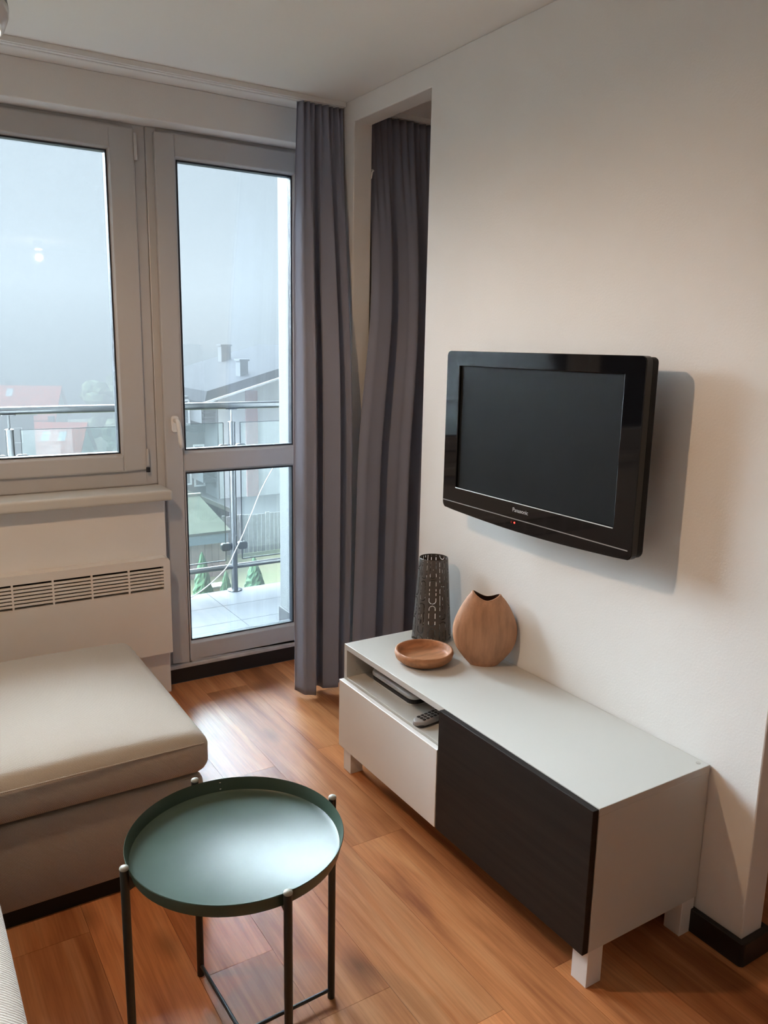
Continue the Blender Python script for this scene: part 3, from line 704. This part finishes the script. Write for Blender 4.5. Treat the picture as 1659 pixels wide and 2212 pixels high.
# ------------------------------------------------------------------ balcony
bf = struct(MB().box(-3.6, 1.6, 2.30, 3.455, -0.16, -0.004).build('balcony_floor', 'grout'), 'pale grey tiled balcony floor outside the door', 'balcony floor')
TY = [3.452, 3.166, 2.887, 2.608, 2.329]
for a, b in zip(TY[1:], TY[:-1]):
    row = TY.index(a); xo = -3.59 + (0.31 if row % 2 else 0.0)*0.0
    x = -3.59
    while x < 1.58:
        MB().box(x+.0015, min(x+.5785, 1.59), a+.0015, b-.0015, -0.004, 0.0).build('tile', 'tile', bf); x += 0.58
# step below the door frame
struct(MB().box(-0.735, -0.001, 2.302, 2.33, 0.0, 0.07).build('trim_2', 'plinth'), 'grey outer door step', 'door step')
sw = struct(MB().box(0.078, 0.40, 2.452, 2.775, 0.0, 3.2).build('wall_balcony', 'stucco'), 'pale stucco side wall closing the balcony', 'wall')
struct(MB().box(0.064, 0.40, 2.454, 2.770, 0.0005, 0.088).build('baseboard_balcony', 'plinth', bevel=0.002), 'grey tile skirting at the foot of the balcony wall', 'baseboard')
RY = 3.425
rl = empty('balcony_railing', (-0.9, RY, 0.0)); tag(rl, 'stainless steel balcony railing with glass panels', 'railing')
MB().tube([(-3.4, RY, 1.146), (1.3, RY, 1.146)], 0.0212, 20).build('handrail', 'steel', rl, smooth='angle')
MB().tube([(-3.4, RY, 0.155), (1.3, RY, 0.155)], 0.0165, 16).build('lower_rail', 'steel', rl, smooth='angle')
posts = (-1.153, 0.065)
def post(px):
    p = MB().tube([(px, RY, 0.0), (px, RY, 1.045)], 0.0205, 18).build('post', 'steel', rl, smooth='angle')
    MB().lathe([(.0225, 0), (.0225, .006), (.010, .010), (0, .010)], (px, RY, 1.043), 18).build('post_cap', 'steel', p, smooth='angle')
    MB().tube([(px, RY, 1.05), (px, RY, 1.126)], 0.0065, 10).build('pin', 'steel', p)
    MB().prism(rrect(px-.035, px+.035, RY-.012, RY+.012, .008), 2, 1.121, 1.1255).build('saddle', 'steel', p)
    for zz in (0.893, 0.285):
        for s in (-1, 1):
            MB().prism(rrect(min(px+s*.022, px+s*.085), max(px+s*.022, px+s*.085), zz-.024, zz+.024, .016), 1, RY-.016, RY+.012).build('glass_clamp', 'rubber', p, bevel=0.004)
    MB().lathe([(.045, 0), (.045, .006), (.026, .010), (0, .010)], (px, RY, 0.0005), 20).build('foot_plate', 'steel', p, smooth='angle')
for px in posts: post(px)
for a, b in ((-2.35, -1.153-.052), (-1.153+.052, 0.065-.052), (0.065+.052, 1.25)):
    MB().box(a, b, RY-.004, RY+.004, 0.195, 1.046).build('glass_panel', 'bal_glass', rl)
    e = frame_ring(a, b, 0.195, 1.046, .003, .003, .006, .003, RY-.0045, RY+.0045).build('panel_edge', 'rubber', rl)
cab = [(0.47, 3.30, 1.02), (0.335, 3.30, 0.86), (0.215, 3.32, 0.66), (0.15, 3.34, 0.50), (0.095, 3.36, 0.36), (0.055, 3.375, 0.27), (0.0, 3.38, 0.17), (-0.10, 3.38, 0.085), (-0.21, 3.38, 0.02), (-0.30, 3.37, 0.006), (-0.6, 3.36, 0.006)]
def smooth_path(P, n=6):
    P = [Vector(p) for p in P]; out = []
    for k in range(len(P)-1):
        p0, p1, p2, p3 = P[max(k-1, 0)], P[k], P[k+1], P[min(k+2, len(P)-1)]
        for j in range(n):
            t = j/n; out.append(0.5*((2*p1)+(p2-p0)*t+(2*p0-5*p1+4*p2-p3)*t*t+(-p0+3*p1-3*p2+p3)*t**3))
    out.append(P[-1]); return out
tag(MB().tube(smooth_path(cab), 0.0035, 8).build('antenna_cable', 'cable', smooth=True), 'thin white cable sagging along the balcony railing', 'cable')

# ------------------------------------------------------------------ garden and houses in the fog
def terrain():
    m = MB(); xs = [-120+6*i for i in range(54)]; ys = [4.5, 8, 12, 16, 20, 25, 30, 36, 42, 48, 54, 60, 66, 72, 80, 90, 105, 125, 150, 190]
    for y in ys:
        t = min(1, max(0, (y-40)/40)); t = t*t*(3-2*t)
        for x in xs: m.v.append((x, y, -5.0 - 11.0*t))
    n = len(xs)
    for j in range(len(ys)-1):
        for i in range(n-1): m.f.append((j*n+i, j*n+i+1, (j+1)*n+i+1, (j+1)*n+i))
    return m
struct(terrain().build('ground', 'grass', smooth=True), 'yellow-green lawn and slope below the balcony', 'ground')
M['asphalt'] = mat('asphalt', (0.022, 0.023, 0.025), 0.9, var=0.2)
struct(MB().box(-20, 60, 22.9, 42.0, -5.2, -4.985).build('road', 'asphalt'), 'grey paved yard in front of the white apartment house', 'yard')
def thuja(loc, h, r, label):
    t = empty('thuja', loc); tag(t, label, 'shrub', 'clipped thujas in the garden')
    rr = random.Random(int(loc[0]*100)); m = MB(); n = 22; K = 22
    for k in range(K+1):
        u = k/K; z = .08 + (h-.08)*u; rad = r*(1-u)**.75*(0.75+.25*min(1, u*6)) + .01
        for j in range(n):
            a = 2*math.pi*j/n; q = rad*(1+rr.uniform(-.14, .14)); m.v.append((loc[0]+q*math.cos(a), loc[1]+q*math.sin(a), loc[2]+z+rr.uniform(-.02, .02)))
    for k in range(K):
        for j in range(n): m.f.append((k*n+j, k*n+(j+1) % n, (k+1)*n+(j+1) % n, (k+1)*n+j))
    m.f.append(tuple(range(n))[::-1]); m.f.append(tuple(K*n+j for j in range(n)))
    m.build('foliage', 'thuja', t); MB().tube([(loc[0], loc[1], loc[2]), (loc[0], loc[1], loc[2]+.15)], .03, 8).build('trunk', 'bark', t)
thuja((4.20, 16.0, -5.0), 1.85, 0.34, 'cone-shaped green thuja in front of the brown garden shed')
thuja((4.80, 16.1, -5.0), 1.30, 0.26, 'smallest green thuja, half hidden behind the railing post')
thuja((5.47, 16.0, -5.0), 1.58, 0.40, 'broad green thuja beside the stony garden bed')
spots = []
while len(spots) < 34:
    a, b, s = random.uniform(5.95, 8.6), random.uniform(15.2, 18.2), random.uniform(.09, .19)
    if all(math.hypot(a-p, b-q) > 1.3*(s+r_) for p, q, r_ in spots): spots.append((a, b, s))
for a, b, s in spots:
    m = MB(); n = 8
    prof_ = [(0, 0), (s*.8, .02), (s, .3*s), (s*.7, .6*s), (0, .7*s)]
    o = m.lathe(prof_, (a, b, -5.02), n, random.uniform(.7, 1.2), random.uniform(.7, 1.2)).build('garden_stone', 'stone', smooth=False)
    tag(o, 'rounded pale stone in the garden bed by the fence', 'stone', 'stones of the garden bed')
gb = empty('garden_box', (5.12, 17.9, -5.0)); tag(gb, 'low white storage box on the lawn behind the thujas', 'box')
MB().box(4.85, 5.40, 17.75, 18.05, -5.0, -4.62).build('body', 'cream', gb, bevel=0.01); MB().box(4.82, 5.43, 17.72, 18.08, -4.62, -4.56).build('lid', 'fascia', gb, bevel=0.01)
fn = empty('garden_fence', (8.6, 22.0, -5.0)); tag(fn, 'weathered grey board fence behind the stony bed', 'fence')
x = 6.95
while x < 11.0:
    MB().box(x, x+.125, 22.0, 22.03, -4.98, -3.74+random.uniform(-.03, .03)).build('board', 'fence', fn); x += .145
for zz in (-4.6, -4.05): MB().box(6.9, 11.0, 22.03, 22.07, zz, zz+.08).build('rail', 'fence', fn)
gp = empty('gate_post', (8.82, 21.2, -5.0)); tag(gp, 'cream gate post with white cap before the fence', 'post')
MB().box(8.73, 8.91, 21.11, 21.29, -5.0, -4.38).build('shaft', 'cream', gp); MB().box(8.70, 8.94, 21.08, 21.32, -4.38, -4.30).build('cap', 'hwhite', gp, bevel=0.02)
sh = empty('garden_shed', (5.0, 20.5, -5.0)); tag(sh, 'low brown shed with pale flat roof and blue fascia', 'shed')
x = 3.7
while x < 6.28:
    MB().box(x, x+.19, 20.05, 20.09, -5.0, -4.02).build('board', 'shedwall', sh); x += .2
MB().box(3.7, 6.28, 20.09, 22.4, -5.0, -3.9).build('wall', 'shedwall', sh)
MB().box(3.5, 6.36, 19.98, 20.04, -4.02, -3.75).build('fascia', 'band', sh)
MB().prism([(19.96, -3.75), (22.6, -3.20), (22.6, -3.12), (19.96, -3.68)], 0, 3.5, 6.44).build('roof', 'roof_green', sh)
MB().prism([(22.55, -3.22), (22.68, -3.22), (22.68, -3.05), (22.55, -3.05)], 0, 3.5, 6.5).build('roof_edge', 'fascia', sh)
sb = empty('outbuilding', (4.0, 24.2, -5.0)); tag(sb, 'outbuilding with dark slate roof and pale verge behind the shed', 'shed')
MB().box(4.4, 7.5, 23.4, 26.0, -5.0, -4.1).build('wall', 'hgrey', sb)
MB().prism([(7.65, -3.86), (4.3, -2.15), (4.3, -4.1), (7.65, -4.1)], 1, 23.2, 26.2).build('roof', 'roof_grey', sb)
MB().prism([(7.70, -3.90), (4.3, -2.17), (4.3, -2.03), (7.70, -3.76)], 1, 23.1, 23.25).build('verge', 'fascia', sb)

def windows(parent, spots, y, mtf='hwhite'):
    for (x0, x1, z0, z1) in spots:
        f = frame_ring(x0-.07, x1+.07, z0-.07, z1+.07, .07, .07, .07, .07, y-.04, y+.02).build('window_frame', mtf, parent)
        MB().box(x0, x1, y-.015, y+.01, z0, z1).build('pane', 'pane_far', f)
wh = empty('apartment_house', (12.0, 34.0, -5.0)); tag(wh, 'white apartment house with pink stripe, balconies and dark roof', 'house')
MB().prism([(10.25, -5.0), (18.0, -5.0), (18.0, .2), (16.2, .95), (10.25, -.82)], 1, 31.0, 40.0).build('wall', 'hwhite', wh)
MB().box(10.20, 10.249, 31.0, 32.6, -5.0, -.85).build('side_shade_panel', 'hgrey', wh)  # added dark sheet: puts shade on the white wall's sunlit side
MB().box(11.46, 11.99, 30.93, 31.0, -5.0, -.45).build('stripe', 'hpink', wh)
MB().prism([(9.50, -.88), (16.2, 1.15), (18.8, .3), (18.8, .55), (16.2, 1.45), (9.62, -.42)], 1, 30.5, 40.5).build('roof', 'roof_grey', wh)
MB().prism([(9.45, -.95), (13.2, .16), (13.2, .24), (9.45, -.86)], 1, 30.42, 30.5).build('verge', 'hwhite', wh)
for (a, b, z, yy) in ((11.50, 11.86, .76, 31.6), (13.1, 13.6, 1.35, 38.0)):
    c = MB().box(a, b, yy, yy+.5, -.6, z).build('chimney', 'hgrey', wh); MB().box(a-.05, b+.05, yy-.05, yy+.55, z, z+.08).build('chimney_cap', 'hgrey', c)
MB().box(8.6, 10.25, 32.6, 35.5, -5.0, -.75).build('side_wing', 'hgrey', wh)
windows(wh, [(8.9, 9.5, -1.9, -.95), (8.9, 9.5, -4.5, -3.1), (9.75, 10.1, -1.62, -.9), (9.75, 10.1, -4.6, -2.9)], 32.6)
for zb in (-1.66, -4.16):
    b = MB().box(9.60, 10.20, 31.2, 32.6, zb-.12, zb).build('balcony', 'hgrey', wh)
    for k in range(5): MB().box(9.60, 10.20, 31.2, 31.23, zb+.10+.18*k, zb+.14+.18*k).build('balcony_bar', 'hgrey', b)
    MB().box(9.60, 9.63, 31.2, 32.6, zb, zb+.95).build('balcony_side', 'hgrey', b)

def red_house(loc, rz, L_, D, wall_h, roof_h, label, wallm='hwhite', sky=(), name='house'):
    # gable house, ridge along local x, front eave towards local -y, base at local z = 0
    h = empty(name, loc, rz); tag(h, label, 'house', 'houses in the foggy valley')
    MB().prism([(-D/2, 0), (D/2, 0), (D/2, wall_h), (0, wall_h+roof_h), (-D/2, wall_h)], 0, -L_/2, L_/2).build('wall', wallm, h, local=True)
    ov = .4; sl_ = roof_h/(D/2)
    rf = MB().prism([(-D/2-ov, wall_h-ov*sl_), (0, wall_h+roof_h), (D/2+ov, wall_h-ov*sl_), (D/2+ov, wall_h-ov*sl_+.22), (0, wall_h+roof_h+.25), (-D/2-ov, wall_h-ov*sl_+.22)], 0, -L_/2-.4, L_/2+.4).build('roof', 'roof_red', h, local=True)
    for (sx, su) in sky:
        y = -D/2*(1-su); z = wall_h+roof_h*su+.26; dy, dz = .55, .55*sl_
        s = MB(); a = [(sx-.4, y-dy, z-dz), (sx+.4, y-dy, z-dz), (sx+.4, y+dy, z+dz), (sx-.4, y+dy, z+dz)]
        s.quad(a); s.quad([(p[0], p[1]+.02, p[2]-.12) for p in a][::-1])
        lo_ = [(p[0], p[1]+.02, p[2]-.12) for p in a]
        for k in range(4): s.quad([a[k], a[(k+1) % 4], lo_[(k+1) % 4], lo_[k]])
        s.build('skylight', 'skylight', rf, local=True)
    for k in range(3):
        xx = -L_/2+L_*(k+.5)/3
        f = MB().box(xx-.55, xx+.55, -D/2-.05, -D/2+.02, wall_h*.45, wall_h*.8).build('window_frame', 'hwhite', h, local=True)
        MB().box(xx-.45, xx+.45, -D/2-.07, -D/2, wall_h*.48, wall_h*.77).build('pane', 'pane_far', f, local=True)
    MB().box(-L_*.18-.3, -L_*.18+.3, .3, .9, wall_h+roof_h*.6, wall_h+roof_h+.9).build('chimney', 'hgrey', h, local=True)
    return h
red_house((14.6, 116.0, -16.0), R(-22), 9.5, 9.0, 7.4, 3.8, 'red-roofed house farthest down the foggy valley', sky=((-1.2, .78),))
red_house((15.9, 98.0, -15.8), R(-26), 5.6, 7.5, 4.5, 3.2, 'red-roofed house with two bright skylights', sky=((-1.1, .55), (.75, .55)))
red_house((8.6, 104.0, -15.9), R(-22), 5.6, 7.0, 5.2, 3.0, 'plain red-roofed house without skylights beside the skylight house')
bb = empty('house', (9.0, 88.0, -14.5)); tag(bb, 'flat-roofed bluish house at the valley edge', 'house', 'houses in the foggy valley')
MB().box(5.5, 11.4, 86.0, 92.0, -16.0, -6.0).build('wall', 'hblue', bb); MB().box(5.2, 11.7, 85.8, 92.2, -6.0, -5.6).build('roof', 'roof_grey', bb)
windows(bb, [(9.2, 10.2, -8.6, -7.2), (7.0, 8.0, -8.6, -7.2)], 86.0)

def tree(loc, h, r, label):
    t = empty('deciduous_tree', loc); tag(t, label, 'tree', 'trees in the foggy valley')
    rr = random.Random(int(loc[0]*31+loc[1])); bm = bmesh.new()
    for k in range(26):
        a, e = rr.uniform(0, 6.283), rr.uniform(-.6, 1.0); q = r*rr.uniform(.25, .8)
        s = r*rr.uniform(.22, .42); c = Vector((q*math.cos(a), q*math.sin(a), h-r*1.1+e*r*.95))
        ret = bmesh.ops.create_icosphere(bm, subdivisions=2, radius=s)
        for v in ret['verts']: v.co = v.co*rr.uniform(.75, 1.2)+c
    me = bpy.data.meshes.new('crown'); bm.to_mesh(me); bm.free(); me.materials.append(M['foliage'])
    o = bpy.data.objects.new('crown', me); COL.objects.link(o); o.parent = t
    MB().tube([(0, 0, 0), (0.1, 0, h*.3), (0, 0, h*.65)], [.25, .2, .1], 8).build('trunk', 'bark', t, local=True)
tree((24.5, 108.0, -16.0), 12.0, 4.0, 'tallest hazy tree behind the red-roofed houses')
tree((30.5, 121.0, -16.0), 13.0, 4.5, 'wide hazy tree behind the flat valley roofs')
tree((23.0, 97.0, -16.0), 8.2, 2.6, 'low hazy tree beside the skylight house')
tree((29.5, 100.0, -16.0), 9.0, 3.2, 'bushy hazy tree at the foot of the valley')

# ------------------------------------------------------------------ fog over the valley
fm = bpy.data.materials.new('fog'); fm.use_nodes = True; t = fm.node_tree; t.nodes.clear()
fo_ = t.nodes.new('ShaderNodeOutputMaterial'); vsn = t.nodes.new('ShaderNodeVolumeScatter'); vsn.inputs['Density'].default_value = 0.0022
vsn.inputs['Color'].default_value = (0.98, 0.99, 1, 1); vsn.inputs['Anisotropy'].default_value = 0.2; 
van = t.nodes.new('ShaderNodeVolumeAbsorption'); van.inputs['Density'].default_value = 0.0188; van.inputs['Color'].default_value = (0, 0, 0, 1)
vad = t.nodes.new('ShaderNodeAddShader'); t.links.new(vsn.outputs[0], vad.inputs[0]); t.links.new(van.outputs[0], vad.inputs[1]); t.links.new(vad.outputs[0], fo_.inputs['Volume'])
fog = MB().box(-125, 205, 3.7, 150, -17.5, 11.0).build('fog', fm); tag(fog, 'pale fog filling the valley outside', 'fog', kind='stuff')
